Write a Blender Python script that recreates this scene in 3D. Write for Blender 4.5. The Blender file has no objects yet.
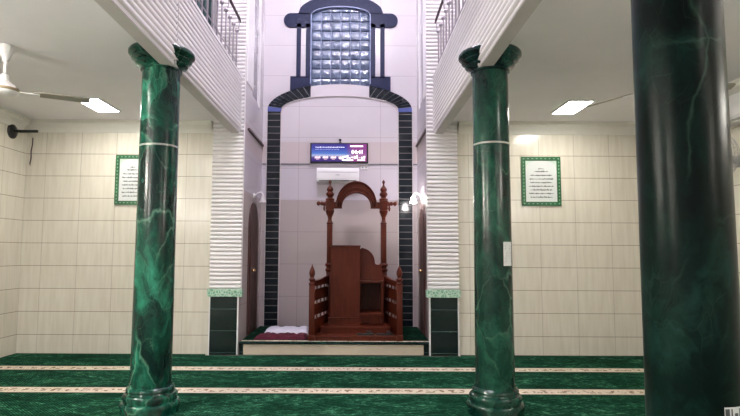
import bpy, bmesh, math, random
from mathutils import Vector, Matrix
random.seed(7)
S = bpy.context.scene
COL = S.collection
PI = math.pi
R = math.radians

# ------------------------------------------------------------------ camera, world, exposure
cam_d = bpy.data.cameras.new('camera')
cam = bpy.data.objects.new('camera', cam_d)
COL.objects.link(cam)
cam_d.sensor_width = 36.0
cam_d.lens = 36.0 * 540.0 / 740.0
cam_d.shift_x = 15.0 / 740.0
cam_d.clip_start = 0.05
cam.location = (0, 0, 1.3)
cam.rotation_euler = (Matrix.Rotation(R(90 + 4.75), 4, 'X') @ Matrix.Rotation(R(0.25), 4, 'Z')).to_euler()
S.camera = cam

S.view_settings.view_transform = 'Standard'
S.view_settings.look = 'None'
S.view_settings.gamma = 1.0
S.view_settings.use_curve_mapping = False
S.view_settings.exposure = 1.0

w = bpy.data.worlds.new('dusk')
S.world = w
w.use_nodes = True
w.node_tree.nodes['Background'].inputs[0].default_value = (0.16, 0.2, 0.34, 1)
w.node_tree.nodes['Background'].inputs[1].default_value = 0.6

PANEL_L = 31.0        # left aisle ceiling panels
PANEL_R = 26.0        # right aisle ceiling panels
CHANDELIER = 172.0     # nave lamps
SCONCE = 45.0
FILL_TUBE_L = 195.0           # unseen wall tubes added to brighten aisle ceilings and columns
FILL_TUBE_R = 58.0

# ------------------------------------------------------------------ node helpers
def new_mat(name):
    m = bpy.data.materials.new(name)
    m.use_nodes = True
    nt = m.node_tree
    return m, nt, nt.nodes['Principled BSDF']

def setp(b, **k):
    for n, v in k.items():
        n = n.replace('_', ' ')
        if n in b.inputs:
            b.inputs[n].default_value = v

def c4(c):
    return (c[0], c[1], c[2], 1.0)

def N(nt, t, **props):
    n = nt.nodes.new(t)
    for k, v in props.items():
        setattr(n, k, v)
    return n

def math_n(nt, op, a, b=None, c=None):
    n = N(nt, 'ShaderNodeMath', operation=op)
    for i, v in enumerate((a, b, c)):
        if v is None:
            continue
        if isinstance(v, (int, float)):
            n.inputs[i].default_value = v
        else:
            nt.links.new(v, n.inputs[i])
    return n.outputs[0]

def ramp(nt, fac, stops, interp='LINEAR'):
    r = N(nt, 'ShaderNodeValToRGB')
    r.color_ramp.interpolation = interp
    e = r.color_ramp.elements
    while len(e) > 1:
        e.remove(e[-1])
    e[0].position, e[0].color = stops[0][0], c4(stops[0][1])
    for p, c in stops[1:]:
        x = e.new(p)
        x.color = c4(c)
    nt.links.new(fac, r.inputs[0])
    return r.outputs[0]

def mix(nt, fac, a, b, mode='MIX'):
    n = N(nt, 'ShaderNodeMix', data_type='RGBA', blend_type=mode)
    for s, v in ((0, fac), (6, a), (7, b)):
        if isinstance(v, (int, float)):
            n.inputs[s].default_value = v
        elif isinstance(v, tuple):
            n.inputs[s].default_value = c4(v)
        else:
            nt.links.new(v, n.inputs[s])
    return n.outputs[2]

def pos(nt):
    g = N(nt, 'ShaderNodeTexCoord')
    return g.outputs['Object']

def worldpos(nt):
    return N(nt, 'ShaderNodeNewGeometry').outputs['Position']

def bump(nt, b, h, strength=0.3, dist=0.01):
    n = N(nt, 'ShaderNodeBump')
    n.inputs['Strength'].default_value = strength
    n.inputs['Distance'].default_value = dist
    nt.links.new(h, n.inputs['Height'])
    nt.links.new(n.outputs[0], b.inputs['Normal'])

def noise(nt, vec, scale, detail=4, rough=0.55, dist=0.0):
    n = N(nt, 'ShaderNodeTexNoise')
    n.inputs['Scale'].default_value = scale
    n.inputs['Detail'].default_value = detail
    n.inputs['Roughness'].default_value = rough
    n.inputs['Distortion'].default_value = dist
    if vec is not None:
        nt.links.new(vec, n.inputs['Vector'])
    return n.outputs['Fac']

def plain(name, col, rough=0.5, metal=0.0, var=0.08, vscale=6.0, spec=0.5, coat=0.0):
    m, nt, b = new_mat(name)
    f = noise(nt, pos(nt), vscale, 4)
    lo = tuple(max(0, x * (1 - var)) for x in col)
    hi = tuple(min(1, x * (1 + var)) for x in col)
    nt.links.new(ramp(nt, f, [(0.3, lo), (0.7, hi)]), b.inputs['Base Color'])
    setp(b, Roughness=rough, Metallic=metal, Specular_IOR_Level=spec, Coat_Weight=coat)
    return m

def emit(name, col, strength):
    m, nt, b = new_mat(name)
    setp(b, Base_Color=c4((0.8, 0.8, 0.8)), Emission_Color=c4(col), Emission_Strength=strength, Roughness=0.4)
    return m

def axis_vec(nt, axis, off_u, off_v):
    """(u, v) surface coordinate of a vertical wall in metres"""
    sp = N(nt, 'ShaderNodeSeparateXYZ')
    nt.links.new(worldpos(nt), sp.inputs[0])
    u = math_n(nt, 'SUBTRACT', sp.outputs[axis], off_u)
    v = math_n(nt, 'SUBTRACT', sp.outputs['Z'], off_v)
    cb = N(nt, 'ShaderNodeCombineXYZ')
    nt.links.new(u, cb.inputs[0])
    nt.links.new(v, cb.inputs[1])
    return cb.outputs[0], u, v

def tile_mat(name, axis, tw, th, off_u, off_v, c1, c2, joint, rough=0.18, mortar=0.004, streak=0.0, bands=None, spec=0.5, faint=None):
    m, nt, b = new_mat(name)
    vec, u, v = axis_vec(nt, axis, off_u, off_v)
    br = N(nt, 'ShaderNodeTexBrick', offset=0.0, squash=1.0)
    br.inputs['Scale'].default_value = 1.0
    br.inputs['Mortar Size'].default_value = mortar
    br.inputs['Mortar Smooth'].default_value = 0.1
    br.inputs['Brick Width'].default_value = tw
    br.inputs['Row Height'].default_value = th
    br.inputs['Color1'].default_value = c4(c1)
    br.inputs['Color2'].default_value = c4(c2)
    br.inputs['Mortar'].default_value = c4(joint)
    nt.links.new(vec, br.inputs['Vector'])
    col = br.outputs['Color']
    if faint:
        # the upright joints are tighter and paler than the level ones
        fv = math_n(nt, 'FRACT', math_n(nt, 'DIVIDE', v, th))
        level = math_n(nt, 'GREATER_THAN', math_n(nt, 'ABSOLUTE', math_n(nt, 'SUBTRACT', fv, 0.5)), 0.5 - 1.15 * mortar / th)
        up = math_n(nt, 'MULTIPLY', br.outputs['Fac'], math_n(nt, 'SUBTRACT', 1.0, level))
        col = mix(nt, up, col, faint)
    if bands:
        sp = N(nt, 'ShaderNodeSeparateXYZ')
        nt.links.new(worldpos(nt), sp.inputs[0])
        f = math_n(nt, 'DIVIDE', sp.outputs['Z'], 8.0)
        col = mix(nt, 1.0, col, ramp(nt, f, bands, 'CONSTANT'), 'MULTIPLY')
    if streak:
        mp = N(nt, 'ShaderNodeMapping')
        mp.inputs['Scale'].default_value = (14, 1.2, 1)
        nt.links.new(vec, mp.inputs[0])
        f = noise(nt, mp.outputs[0], 1.6, 3)
        k = 1 - streak
        col = mix(nt, 1.0, col, ramp(nt, f, [(0.35, (k, k * .985, k * .96)), (0.65, (1, 1, 1))]), 'MULTIPLY')
    nt.links.new(col, b.inputs['Base Color'])
    nz = noise(nt, vec, 3.0, 2)
    h = math_n(nt, 'SUBTRACT', math_n(nt, 'MULTIPLY', nz, 0.12), br.outputs['Fac'])
    bump(nt, b, h, 0.25, 0.004)
    setp(b, Roughness=rough, Specular_IOR_Level=spec)
    return m

def marble(name, dark, mid, light, vein, scale=2.0, seed=0.0, rough=0.12, vein_amt=0.7, patch=(0.34, 0.54, 0.74), spec=0.32):
    m, nt, b = new_mat(name)
    mp = N(nt, 'ShaderNodeMapping')
    mp.inputs['Location'].default_value = (seed, seed * 1.7, seed * 0.6)
    mp.inputs['Scale'].default_value = (1, 1, 0.62)
    nt.links.new(worldpos(nt), mp.inputs[0])
    p = mp.outputs[0]
    dn = N(nt, 'ShaderNodeTexNoise')
    dn.inputs['Scale'].default_value = 3.0
    dn.inputs['Detail'].default_value = 5
    nt.links.new(p, dn.inputs['Vector'])
    ad = N(nt, 'ShaderNodeVectorMath', operation='MULTIPLY_ADD')
    nt.links.new(dn.outputs['Color'], ad.inputs[0])
    ad.inputs[1].default_value = (0.30, 0.30, 0.45)
    nt.links.new(p, ad.inputs[2])
    q = ad.outputs[0]
    vo = N(nt, 'ShaderNodeTexVoronoi', feature='F1')
    vo.inputs['Scale'].default_value = scale * 1.6
    nt.links.new(q, vo.inputs['Vector'])
    sp = N(nt, 'ShaderNodeSeparateColor')
    nt.links.new(vo.outputs['Color'], sp.inputs[0])
    cell = math_n(nt, 'MULTIPLY', math_n(nt, 'SUBTRACT', sp.outputs[0], 0.5), 0.22)
    big = math_n(nt, 'MULTIPLY', math_n(nt, 'SUBTRACT', noise(nt, q, scale * 1.3, 7, 0.6, 1.0), 0.5), 1.0)
    fine = math_n(nt, 'MULTIPLY', math_n(nt, 'SUBTRACT', noise(nt, q, scale * 7, 6, 0.65, 0.5), 0.5), 0.55)
    f = math_n(nt, 'ADD', math_n(nt, 'ADD', cell, 0.5), math_n(nt, 'ADD', big, fine))
    base = ramp(nt, f, [(patch[0], dark), (patch[1], mid), (patch[2], light), (min(.98, patch[2] + .2), tuple(x * 1.8 for x in light))])
    ve = N(nt, 'ShaderNodeTexVoronoi', feature='DISTANCE_TO_EDGE')
    ve.inputs['Scale'].default_value = scale * 1.6
    nt.links.new(q, ve.inputs['Vector'])
    vf = ramp(nt, ve.outputs['Distance'], [(0.0, (1, 1, 1)), (0.012, (.5, .5, .5)), (0.035, (0, 0, 0))])
    gate = ramp(nt, noise(nt, p, 2.6, 3), [(0.42, (0, 0, 0)), (0.62, (1, 1, 1))])
    fac = math_n(nt, 'MULTIPLY', math_n(nt, 'MULTIPLY', vf, gate), vein_amt)
    col = mix(nt, fac, base, vein)
    v2 = N(nt, 'ShaderNodeTexVoronoi', feature='DISTANCE_TO_EDGE')
    v2.inputs['Scale'].default_value = scale * 5.5
    nt.links.new(q, v2.inputs['Vector'])
    f2 = ramp(nt, v2.outputs['Distance'], [(0.0, (1, 1, 1)), (0.03, (0, 0, 0))])
    g2 = ramp(nt, noise(nt, p, 3.7, 3), [(0.5, (0, 0, 0)), (0.7, (1, 1, 1))])
    col = mix(nt, math_n(nt, 'MULTIPLY', math_n(nt, 'MULTIPLY', f2, g2), vein_amt * 0.55), col, vein)
    nt.links.new(col, b.inputs['Base Color'])
    setp(b, Roughness=rough, Specular_IOR_Level=spec)
    return m

# ------------------------------------------------------------------ materials
M = {}
CREAM1, CREAM2 = (0.715, 0.675, 0.59), (0.70, 0.66, 0.575)
CJ = (0.30, 0.235, 0.185)
M['tile_x'] = tile_mat('cream_tile_end', 'X', 0.465, 0.294, -3.62 - 4.65, 0.236 - 2.94, CREAM1, CREAM2, CJ, streak=0.09, mortar=0.0035, faint=(0.50, 0.45, 0.39))
M['tile_y'] = tile_mat('cream_tile_side', 'Y', 0.465, 0.294, 7.06 - 13.95, 0.236 - 2.94, CREAM1, CREAM2, CJ, streak=0.09, mortar=0.0035, faint=(0.50, 0.45, 0.39))
LAV = (0.63, 0.585, 0.62)
bands = [(0.0, (0.74, 0.685, 0.635)), (2.1 / 8, (.95, .94, .97)), (2.705 / 8, (0.93, 0.87, 0.83)), (3.06 / 8, (1, 1, 1))]  # tone by height; the lowest band is also darkened for weak light there
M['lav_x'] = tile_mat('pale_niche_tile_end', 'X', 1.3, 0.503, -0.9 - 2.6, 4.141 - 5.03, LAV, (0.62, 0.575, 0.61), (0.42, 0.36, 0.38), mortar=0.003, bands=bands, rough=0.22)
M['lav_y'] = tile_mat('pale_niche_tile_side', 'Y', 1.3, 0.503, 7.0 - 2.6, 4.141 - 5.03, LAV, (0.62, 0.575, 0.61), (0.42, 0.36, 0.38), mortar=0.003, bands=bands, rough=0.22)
M['paint'] = plain('white_paint', (0.84, 0.815, 0.845), 0.7, var=0.03, vscale=1.5)
M['plaster'] = plain('cornice_plaster', (0.74, 0.72, 0.67), 0.6, var=0.03)
M['rib'] = plain('ribbed_white_tile', (0.78, 0.75, 0.76), 0.35, var=0.03, vscale=3)
M['soffit'] = plain('beam_soffit_paint', (0.60, 0.565, 0.565), 0.7, var=0.06, vscale=3)
M['white'] = plain('white_gloss', (0.80, 0.78, 0.79), 0.3, var=0.03)
M['black_tile'] = tile_mat('black_green_tile', 'X', 6.0, 0.274, -3.3, 0.03, (0.006, 0.014, 0.014), (0.008, 0.018, 0.017), (0.05, 0.08, 0.075), rough=0.2, mortar=0.004)
M['black_tile_side'] = tile_mat('black_green_tile_side', 'Y', 0.6, 0.274, 6.9, 0.03, (0.006, 0.014, 0.014), (0.008, 0.018, 0.017), (0.05, 0.08, 0.075), rough=0.2, mortar=0.004)
M['arch_black'] = tile_mat('arch_black_marble', 'X', 3.0, 0.1045, -4.0, 0.165, (0.008, 0.012, 0.017), (0.012, 0.017, 0.022), (0.16, 0.15, 0.145), rough=0.15, mortar=0.0055)
M['voussoir'] = plain('voussoir_black_marble', (0.010, 0.014, 0.020), 0.15, var=0.3)
M['slate'] = plain('slate_blue_granite', (0.014, 0.019, 0.058), 0.4, var=0.15, vscale=30, spec=0.15)
M['blue_glint'] = plain('painted_blue_glint', (0.10, 0.13, 0.36), 0.2, var=0.15)
M['vjoint'] = plain('grey_joint', (0.17, 0.165, 0.18), 0.6)
M['joint'] = plain('pale_joint', (0.55, 0.50, 0.50), 0.6)
M['dark_trim'] = plain('dark_brown_trim', (0.06, 0.035, 0.04), 0.5)
M['col_green'] = marble('bright_green_marble', (0.0015, 0.015, 0.013), (0.004, 0.058, 0.036), (0.02, 0.17, 0.105), (0.16, 0.36, 0.25), 2.0, 3.4, rough=.2, vein_amt=.5, patch=(.34, .52, .68))
M['col_dark'] = marble('deep_green_marble', (0.0015, 0.013, 0.011), (0.004, 0.034, 0.023), (0.016, 0.085, 0.052), (0.14, 0.26, 0.18), 2.0, 11.3, rough=.2, vein_amt=0.4)
M['col_black'] = marble('blackish_green_marble', (0.0006, 0.003, 0.0027), (0.0015, 0.009, 0.0075), (0.007, 0.030, 0.023), (0.05, 0.10, 0.075), 2.2, 21.7, rough=.28, vein_amt=0.45, spec=.09)
M['cap_dark'] = marble('capital_dark_marble', (0.004, 0.012, 0.014), (0.008, 0.03, 0.03), (0.02, 0.10, 0.075), (0.10, 0.2, 0.16), 3.0, 5.0, vein_amt=0.3)
M['steel'] = plain('brushed_steel', (0.40, 0.37, 0.41), 0.3, 0.9, 0.05)
M['ring'] = plain('pale_ring', (0.42, 0.43, 0.39), 0.35, 0.2)
M['brass_dark'] = plain('aged_bronze_band', (0.32, 0.25, 0.15), 0.35, 0.6)
M['blade'] = plain('fan_blade_taupe', (0.30, 0.275, 0.24), 0.45, 0.2)
M['black'] = plain('black_plastic', (0.012, 0.012, 0.013), 0.4, var=0.2)
M['acwhite'] = plain('ac_white_plastic', (0.80, 0.78, 0.80), 0.35, var=0.02)
M['grey'] = plain('grey_plastic', (0.36, 0.36, 0.37), 0.4)
M['curtain'] = plain('dark_teal_curtain', (0.025, 0.055, 0.058), 0.8, var=0.2)
M['paper'] = plain('white_paper', (0.62, 0.64, 0.64), 0.6, var=0.03)
M['ink'] = plain('ink', (0.06, 0.065, 0.07), 0.6)
M['pgreen'] = plain('green_frame', (0.012, 0.10, 0.035), 0.35, var=0.2)
M['orn'] = plain('pale_green_ornament', (0.50, 0.60, 0.53), .6)
M['pdash'] = plain('frame_inlay', (0.17, 0.34, 0.20), 0.4)
M['cloth_white'] = plain('white_cloth', (0.66, 0.65, 0.74), 0.9, var=0.05)
M['cloth_maroon'] = plain('maroon_cloth', (0.075, 0.005, 0.018), 0.95, var=0.3, vscale=30)
M['dooredge'] = plain('door_wood', (0.055, 0.018, 0.014), 0.4, var=0.25)
M['knob'] = plain('brass_knob', (0.7, 0.5, 0.25), 0.25, 0.9)
M['panel_l'] = emit('lamp_diffuser_left', (1.0, 0.965, 0.90), PANEL_L)
M['panel_r'] = emit('lamp_diffuser_right', (1.0, 0.965, 0.88), PANEL_R)
M['fill_tube_l'] = emit('fill_tube_left', (1.0, 0.97, 0.9), FILL_TUBE_L)
M['fill_tube_r'] = emit('fill_tube_right', (1.0, 0.97, 0.9), FILL_TUBE_R)
M['globe'] = emit('chandelier_globe', (0.93, 0.88, 1.0), CHANDELIER)
M['bulb'] = emit('sconce_bulb', (1.0, 0.93, 0.92), SCONCE)
M['shade'] = plain('opal_shade', (0.62, 0.58, 0.58), 0.3, var=0.03)

def wood_mat():
    m, nt, b = new_mat('mahogany_wood')
    mp = N(nt, 'ShaderNodeMapping')
    mp.inputs['Scale'].default_value = (9, 9, 1.3)
    nt.links.new(worldpos(nt), mp.inputs[0])
    f = noise(nt, mp.outputs[0], 3.0, 6, 0.6, 0.4)
    nt.links.new(ramp(nt, f, [(0.3, (0.060, 0.0090, 0.0045)), (0.55, (0.082, 0.0145, 0.006)), (0.75, (0.10, 0.0195, 0.008))]), b.inputs['Base Color'])
    setp(b, Roughness=0.36, Specular_IOR_Level=0.2, Coat_Weight=0.04, Coat_Roughness=0.15)
    return m
M['wood'] = wood_mat()

def carpet_mat(name, y0, period, width, shade_tone=1.0):
    m, nt, b = new_mat(name)
    sp = N(nt, 'ShaderNodeSeparateXYZ')
    P = worldpos(nt)
    nt.links.new(P, sp.inputs[0])
    fr = math_n(nt, 'FRACT', math_n(nt, 'DIVIDE', math_n(nt, 'SUBTRACT', sp.outputs['Y'], y0 - 30 * period), period))
    w_ = width / period
    # woven rows running slantwise
    wv = N(nt, 'ShaderNodeTexWave', wave_type='BANDS', bands_direction='DIAGONAL')
    wv.inputs['Scale'].default_value = 22
    wv.inputs['Distortion'].default_value = 2.5
    wv.inputs['Detail'].default_value = 2
    nt.links.new(P, wv.inputs['Vector'])
    mp = N(nt, 'ShaderNodeMapping')
    mp.inputs['Scale'].default_value = (0.5, 1.0, 1)
    nt.links.new(P, mp.inputs[0])
    n1 = noise(nt, mp.outputs[0], 5.0, 6, 0.65, 1.2)
    n2 = noise(nt, mp.outputs[0], 34.0, 5, 0.7, 0.5)
    f_ = math_n(nt, 'ADD', math_n(nt, 'MULTIPLY', n1, 0.42), math_n(nt, 'MULTIPLY', n2, 0.58))
    g = ramp(nt, f_, [(0.38, (0.002, 0.016, 0.008)), (0.50, (0.006, 0.044, 0.023)), (0.56, (0.018, 0.095, 0.050)), (0.64, (0.10, 0.30, 0.18))])
    g = mix(nt, 0.7, g, ramp(nt, wv.outputs['Fac'], [(0.2, (0.35, 0.35, 0.35)), (0.8, (1.4, 1.4, 1.4))]), 'MULTIPLY')
    g = mix(nt, 1.0, g, (shade_tone, shade_tone, shade_tone), 'MULTIPLY')
    # cream border with a brown running ornament
    mp2 = N(nt, 'ShaderNodeMapping')
    mp2.inputs['Scale'].default_value = (22, 14, 1)
    nt.links.new(P, mp2.inputs[0])
    orn = noise(nt, mp2.outputs[0], 1.0, 3, 0.6)
    rel = math_n(nt, 'DIVIDE', fr, w_)
    mid = math_n(nt, 'LESS_THAN', math_n(nt, 'ABSOLUTE', math_n(nt, 'SUBTRACT', rel, 0.5)), 0.24)
    of = math_n(nt, 'MULTIPLY', mid, math_n(nt, 'GREATER_THAN', orn, 0.54))
    cream = mix(nt, of, (0.66, 0.57, 0.46), (0.26, 0.18, 0.12))
    edge = math_n(nt, 'GREATER_THAN', math_n(nt, 'ABSOLUTE', math_n(nt, 'SUBTRACT', rel, 0.5)), 0.44)
    cream = mix(nt, edge, cream, (0.25, 0.20, 0.14))
    col = mix(nt, math_n(nt, 'LESS_THAN', fr, w_), g, cream)
    nt.links.new(col, b.inputs['Base Color'])
    setp(b, Roughness=1.0, Specular_IOR_Level=0.04)
    bump(nt, b, math_n(nt, 'ADD', wv.outputs['Fac'], noise(nt, P, 60, 3)), 0.6, 0.01)
    return m
M['carpet'] = carpet_mat('green_prayer_carpet', 5.125, 0.962, 0.205)
M['dais_carpet'] = carpet_mat('dais_prayer_carpet', 7.045, 5.0, 0.075, 0.5)  # darkened: shade over the dais is put into the rug's colour
M['floor'] = plain('cement_floor', (0.3, 0.3, 0.28), 0.7)

def trim_green_mat():
    m, nt, b = new_mat('green_white_ornament_tile')
    vo = N(nt, 'ShaderNodeTexVoronoi', feature='DISTANCE_TO_EDGE')
    vo.inputs['Scale'].default_value = 26
    nt.links.new(worldpos(nt), vo.inputs['Vector'])
    nt.links.new(ramp(nt, vo.outputs['Distance'], [(0.02, (0.55, 0.70, 0.58)), (0.16, (0.20, 0.42, 0.28))]), b.inputs['Base Color'])
    setp(b, Roughness=0.25)
    return m
M['trim_green'] = trim_green_mat()

def glassblock_mat():
    m, nt, b = new_mat('glass_block')
    P = worldpos(nt)
    wv = N(nt, 'ShaderNodeTexVoronoi', feature='SMOOTH_F1')
    wv.inputs['Scale'].default_value = 45
    nt.links.new(P, wv.inputs['Vector'])
    f = noise(nt, P, 9, 4)
    nt.links.new(ramp(nt, f, [(0.3, (0.08, 0.11, 0.20)), (0.7, (0.24, 0.31, 0.46))]), b.inputs['Base Color'])
    bump(nt, b, wv.outputs['Distance'], 0.28, 0.01)
    setp(b, Roughness=0.08, Transmission_Weight=0.35, IOR=1.5, Coat_Weight=0.15, Coat_Roughness=0.05)
    return m
M['glass'] = glassblock_mat()
M['mortar'] = plain('window_mortar', (0.24, 0.28, 0.46), 0.5)

def window_glass_mat():
    m, nt, b = new_mat('grey_obscured_glass')
    f = noise(nt, worldpos(nt), 5, 3)
    nt.links.new(ramp(nt, f, [(0.3, (0.17, 0.155, 0.19)), (0.7, (0.26, 0.24, 0.28))]), b.inputs['Base Color'])
    setp(b, Roughness=0.15)
    return m
M['slotglass'] = window_glass_mat()

# ------------------------------------------------------------------ mesh builder
ORG = {}

class MB:
    def __init__(self):
        self.bm = bmesh.new()

    def box(self, x0, x1, y0, y1, z0, z1, bev=0.0, mat=None):
        t = bmesh.new()
        bmesh.ops.create_cube(t, size=1)
        for v in t.verts:
            v.co = Vector(((x0 + x1) / 2 + v.co.x * (x1 - x0), (y0 + y1) / 2 + v.co.y * (y1 - y0), (z0 + z1) / 2 + v.co.z * (z1 - z0)))
        if bev:
            bmesh.ops.bevel(t, geom=t.edges[:], offset=bev, segments=2, affect='EDGES', profile=0.5)
        return self.merge(t, mat)

    def merge(self, t, mat=None):
        if mat is not None:
            bmesh.ops.transform(t, matrix=mat, verts=t.verts[:])
        me = bpy.data.meshes.new('tmp')
        t.to_mesh(me)
        t.free()
        self.bm.from_mesh(me)
        bpy.data.meshes.remove(me)
        return self

    def lathe(self, prof, c=(0, 0, 0), seg=32, axis='Z', mat=None, flute=None):
        """prof: list of (r, h)"""
        t = bmesh.new()
        rings = []
        for r, h in prof:
            ring = []
            for i in range(seg):
                a = 2 * PI * i / seg
                rr = r if flute is None else flute(r, h, a)
                ring.append(t.verts.new((rr * math.cos(a), rr * math.sin(a), h)))
            rings.append(ring)
        for a, b in zip(rings, rings[1:]):
            for i in range(seg):
                t.faces.new((a[i], a[(i + 1) % seg], b[(i + 1) % seg], b[i]))
        t.faces.new(rings[0][::-1])
        t.faces.new(rings[-1])
        m = Matrix.Translation(c)
        if axis == 'X':
            m = m @ Matrix.Rotation(R(90), 4, 'Y')
        elif axis == '-X':
            m = m @ Matrix.Rotation(R(-90), 4, 'Y')
        elif axis == 'Y':
            m = m @ Matrix.Rotation(R(-90), 4, 'X')
        elif axis == '-Y':
            m = m @ Matrix.Rotation(R(90), 4, 'X')
        if mat is not None:
            m = mat @ m
        return self.merge(t, m)

    def cyl(self, p0, p1, r, seg=16, r1=None):
        p0, p1 = Vector(p0), Vector(p1)
        d = p1 - p0
        q = d.to_track_quat('Z', 'Y').to_matrix().to_4x4()
        return self.lathe([(r, 0), (r if r1 is None else r1, d.length)], (0, 0, 0), seg, mat=Matrix.Translation(p0) @ q)

    def tube(self, pts, r, seg=8):
        pts = [Vector(p) for p in pts]
        t = bmesh.new()
        rings = []
        for i, p in enumerate(pts):
            d = (pts[min(i + 1, len(pts) - 1)] - pts[max(i - 1, 0)]).normalized()
            q = d.to_track_quat('Z', 'Y')
            rings.append([t.verts.new(p + q @ Vector((r * math.cos(2 * PI * k / seg), r * math.sin(2 * PI * k / seg), 0))) for k in range(seg)])
        for a, b in zip(rings, rings[1:]):
            for k in range(seg):
                t.faces.new((a[k], a[(k + 1) % seg], b[(k + 1) % seg], b[k]))
        t.faces.new(rings[0][::-1])
        t.faces.new(rings[-1])
        return self.merge(t)

    def sphere(self, c, r, seg=16, sc=(1, 1, 1)):
        t = bmesh.new()
        bmesh.ops.create_uvsphere(t, u_segments=seg, v_segments=max(6, seg // 2), radius=r)
        return self.merge(t, Matrix.Translation(c) @ Matrix.Diagonal((*sc, 1)))

    def prism(self, pts, a, b, plane='XZ', bev=0.0):
        """outline extruded between a and b along the axis normal to plane"""
        def mk(u, v, d):
            return {'XZ': (u, d, v), 'YZ': (d, u, v), 'XY': (u, v, d)}[plane]
        t = bmesh.new()
        va = [t.verts.new(mk(u, v, a)) for u, v in pts]
        vb = [t.verts.new(mk(u, v, b)) for u, v in pts]
        n = len(pts)
        t.faces.new(va)
        t.faces.new(vb[::-1])
        for i in range(n):
            t.faces.new((va[i], vb[i], vb[(i + 1) % n], va[(i + 1) % n]))
        bmesh.ops.recalc_face_normals(t, faces=t.faces[:])
        if bev:
            es = [e for e in t.edges if e.is_manifold and e.calc_face_angle(0) > 0.6]
            bmesh.ops.bevel(t, geom=es, offset=bev, segments=2, affect='EDGES', profile=0.5)
        return self.merge(t)

    def strip(self, lo, hi, a, b):
        """solid between two polylines of (x, z), extruded in y from a to b"""
        for i in range(len(lo) - 1):
            self.prism([lo[i], lo[i + 1], hi[i + 1], hi[i]], a, b)
        return self

    def build(self, name, mat, parent=None, smooth=None, origin=None):
        bm = self.bm
        bmesh.ops.remove_doubles(bm, verts=bm.verts[:], dist=1e-6)
        bmesh.ops.recalc_face_normals(bm, faces=bm.faces[:])
        if parent is not None:
            o0 = ORG[parent.name]
        elif origin is not None:
            o0 = Vector(origin)
        else:
            xs = [v.co for v in bm.verts]
            o0 = Vector(((min(v.x for v in xs) + max(v.x for v in xs)) / 2, (min(v.y for v in xs) + max(v.y for v in xs)) / 2, min(v.z for v in xs)))
        for v in bm.verts:
            v.co -= o0
        me = bpy.data.meshes.new(name)
        bm.to_mesh(me)
        bm.free()
        o = bpy.data.objects.new(name, me)
        COL.objects.link(o)
        me.materials.append(mat)
        if parent is not None:
            o.parent = parent
            ORG[o.name] = o0.copy()
        else:
            o.location = o0
            ORG[o.name] = o0.copy()
        if smooth:
            for p in me.polygons:
                p.use_smooth = True
            me.set_sharp_from_angle(angle=R(smooth))
        return o

def tag(o, label=None, cat=None, group=None, kind=None):
    if label: o['label'] = label
    if cat: o['category'] = cat
    if group: o['group'] = group
    if kind: o['kind'] = kind
    return o

def thing(name, loc, label, cat, group=None):
    o = bpy.data.objects.new(name, None)
    COL.objects.link(o)
    o.empty_display_size = 0.1
    o.location = loc
    ORG[o.name] = Vector(loc)
    return tag(o, label, cat, group)

def copy_tree(o, parent=None):
    c = o.copy()
    COL.objects.link(c)
    if parent is not None:
        c.parent = parent
    for ch in [x for x in o.children]:
        copy_tree(ch, c)
    return c

def struct(mb, name, mat, label=None, cat=None, parent=None, smooth=None):
    o = mb.build(name, mat, parent, smooth)
    if parent is None:
        tag(o, label, cat, None, 'structure')
    return o

def text_mesh(s, size, mat, name, parent, loc, rot, extrude=0.001, sx=1.0, bold=0.0):
    cu = bpy.data.curves.new('t', 'FONT')
    cu.body = s
    cu.size = size
    cu.extrude = extrude
    cu.offset = bold
    cu.align_x = 'CENTER'
    cu.align_y = 'CENTER'
    to = bpy.data.objects.new('t', cu)
    COL.objects.link(to)
    me = bpy.data.meshes.new_from_object(to)
    bpy.data.objects.remove(to)
    me.name = name
    m = Matrix.Translation(Vector(loc) - ORG[parent.name]) @ rot @ Matrix.Diagonal((sx, 1, 1, 1))
    me.transform(m)
    me.materials.clear()
    me.materials.append(mat)
    o = bpy.data.objects.new(name, me)
    COL.objects.link(o)
    o.parent = parent
    return o
FACE_Y = Matrix.Rotation(R(90), 4, 'X')       # text facing -y

# ------------------------------------------------------------------ dimensions
XL, XR = -4.345, 3.87            # aisle outer walls
YE = 7.06                       # aisle end wall
YB = 8.5                        # niche back wall
YR = -3.2                       # wall behind
NL, NR = -1.48, 0.985           # niche side walls
ZC = 3.025                      # aisle ceiling
ZG = 3.14
ZT = 6.9                        # nave ceiling
ZP = 0.165                      # dais top
BL0, BL1 = -1.63, -1.522         # left beam
BR0, BR1 = 1.042, 1.15           # right beam
ZB, ZPT = 2.868, 3.625          # beam soffit, parapet top

# ------------------------------------------------------------------ room shell
struct(MB().box(XL - .2, XR + .2, YR - .2, YB + .2, -0.2, -0.014), 'floor', M['floor'], 'cement floor under the green carpet', 'floor')
struct(MB().box(XL - .2, XL, YR, YE, -0.014, ZT), 'wall_left', M['tile_y'], 'cream tiled side wall of the left aisle', 'wall')
struct(MB().box(XR, XR + .2, YR, YE, -0.014, ZT), 'wall_right', M['tile_y'], 'cream tiled side wall of the right aisle', 'wall')
struct(MB().box(XL - .2, NL - .05, YE, YE + .18, -0.014, ZC + .1), 'wall_left_end', M['tile_x'], 'cream tiled end wall of the left aisle', 'wall')
struct(MB().box(NR + .05, XR + .2, YE, YE + .18, -0.014, ZC + .1), 'wall_right_end', M['tile_x'], 'cream tiled end wall of the right aisle', 'wall')
struct(MB().box(XL - .2, NL - .05, YE, YE + .18, ZC + .1, ZT), 'wall_left_gallery_end', M['paint'], 'pale end wall of the left gallery', 'wall')
struct(MB().box(NR + .05, XR + .2, YE, YE + .18, ZC + .1, ZT), 'wall_right_gallery_end', M['paint'], 'pale end wall of the right gallery', 'wall')
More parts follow.
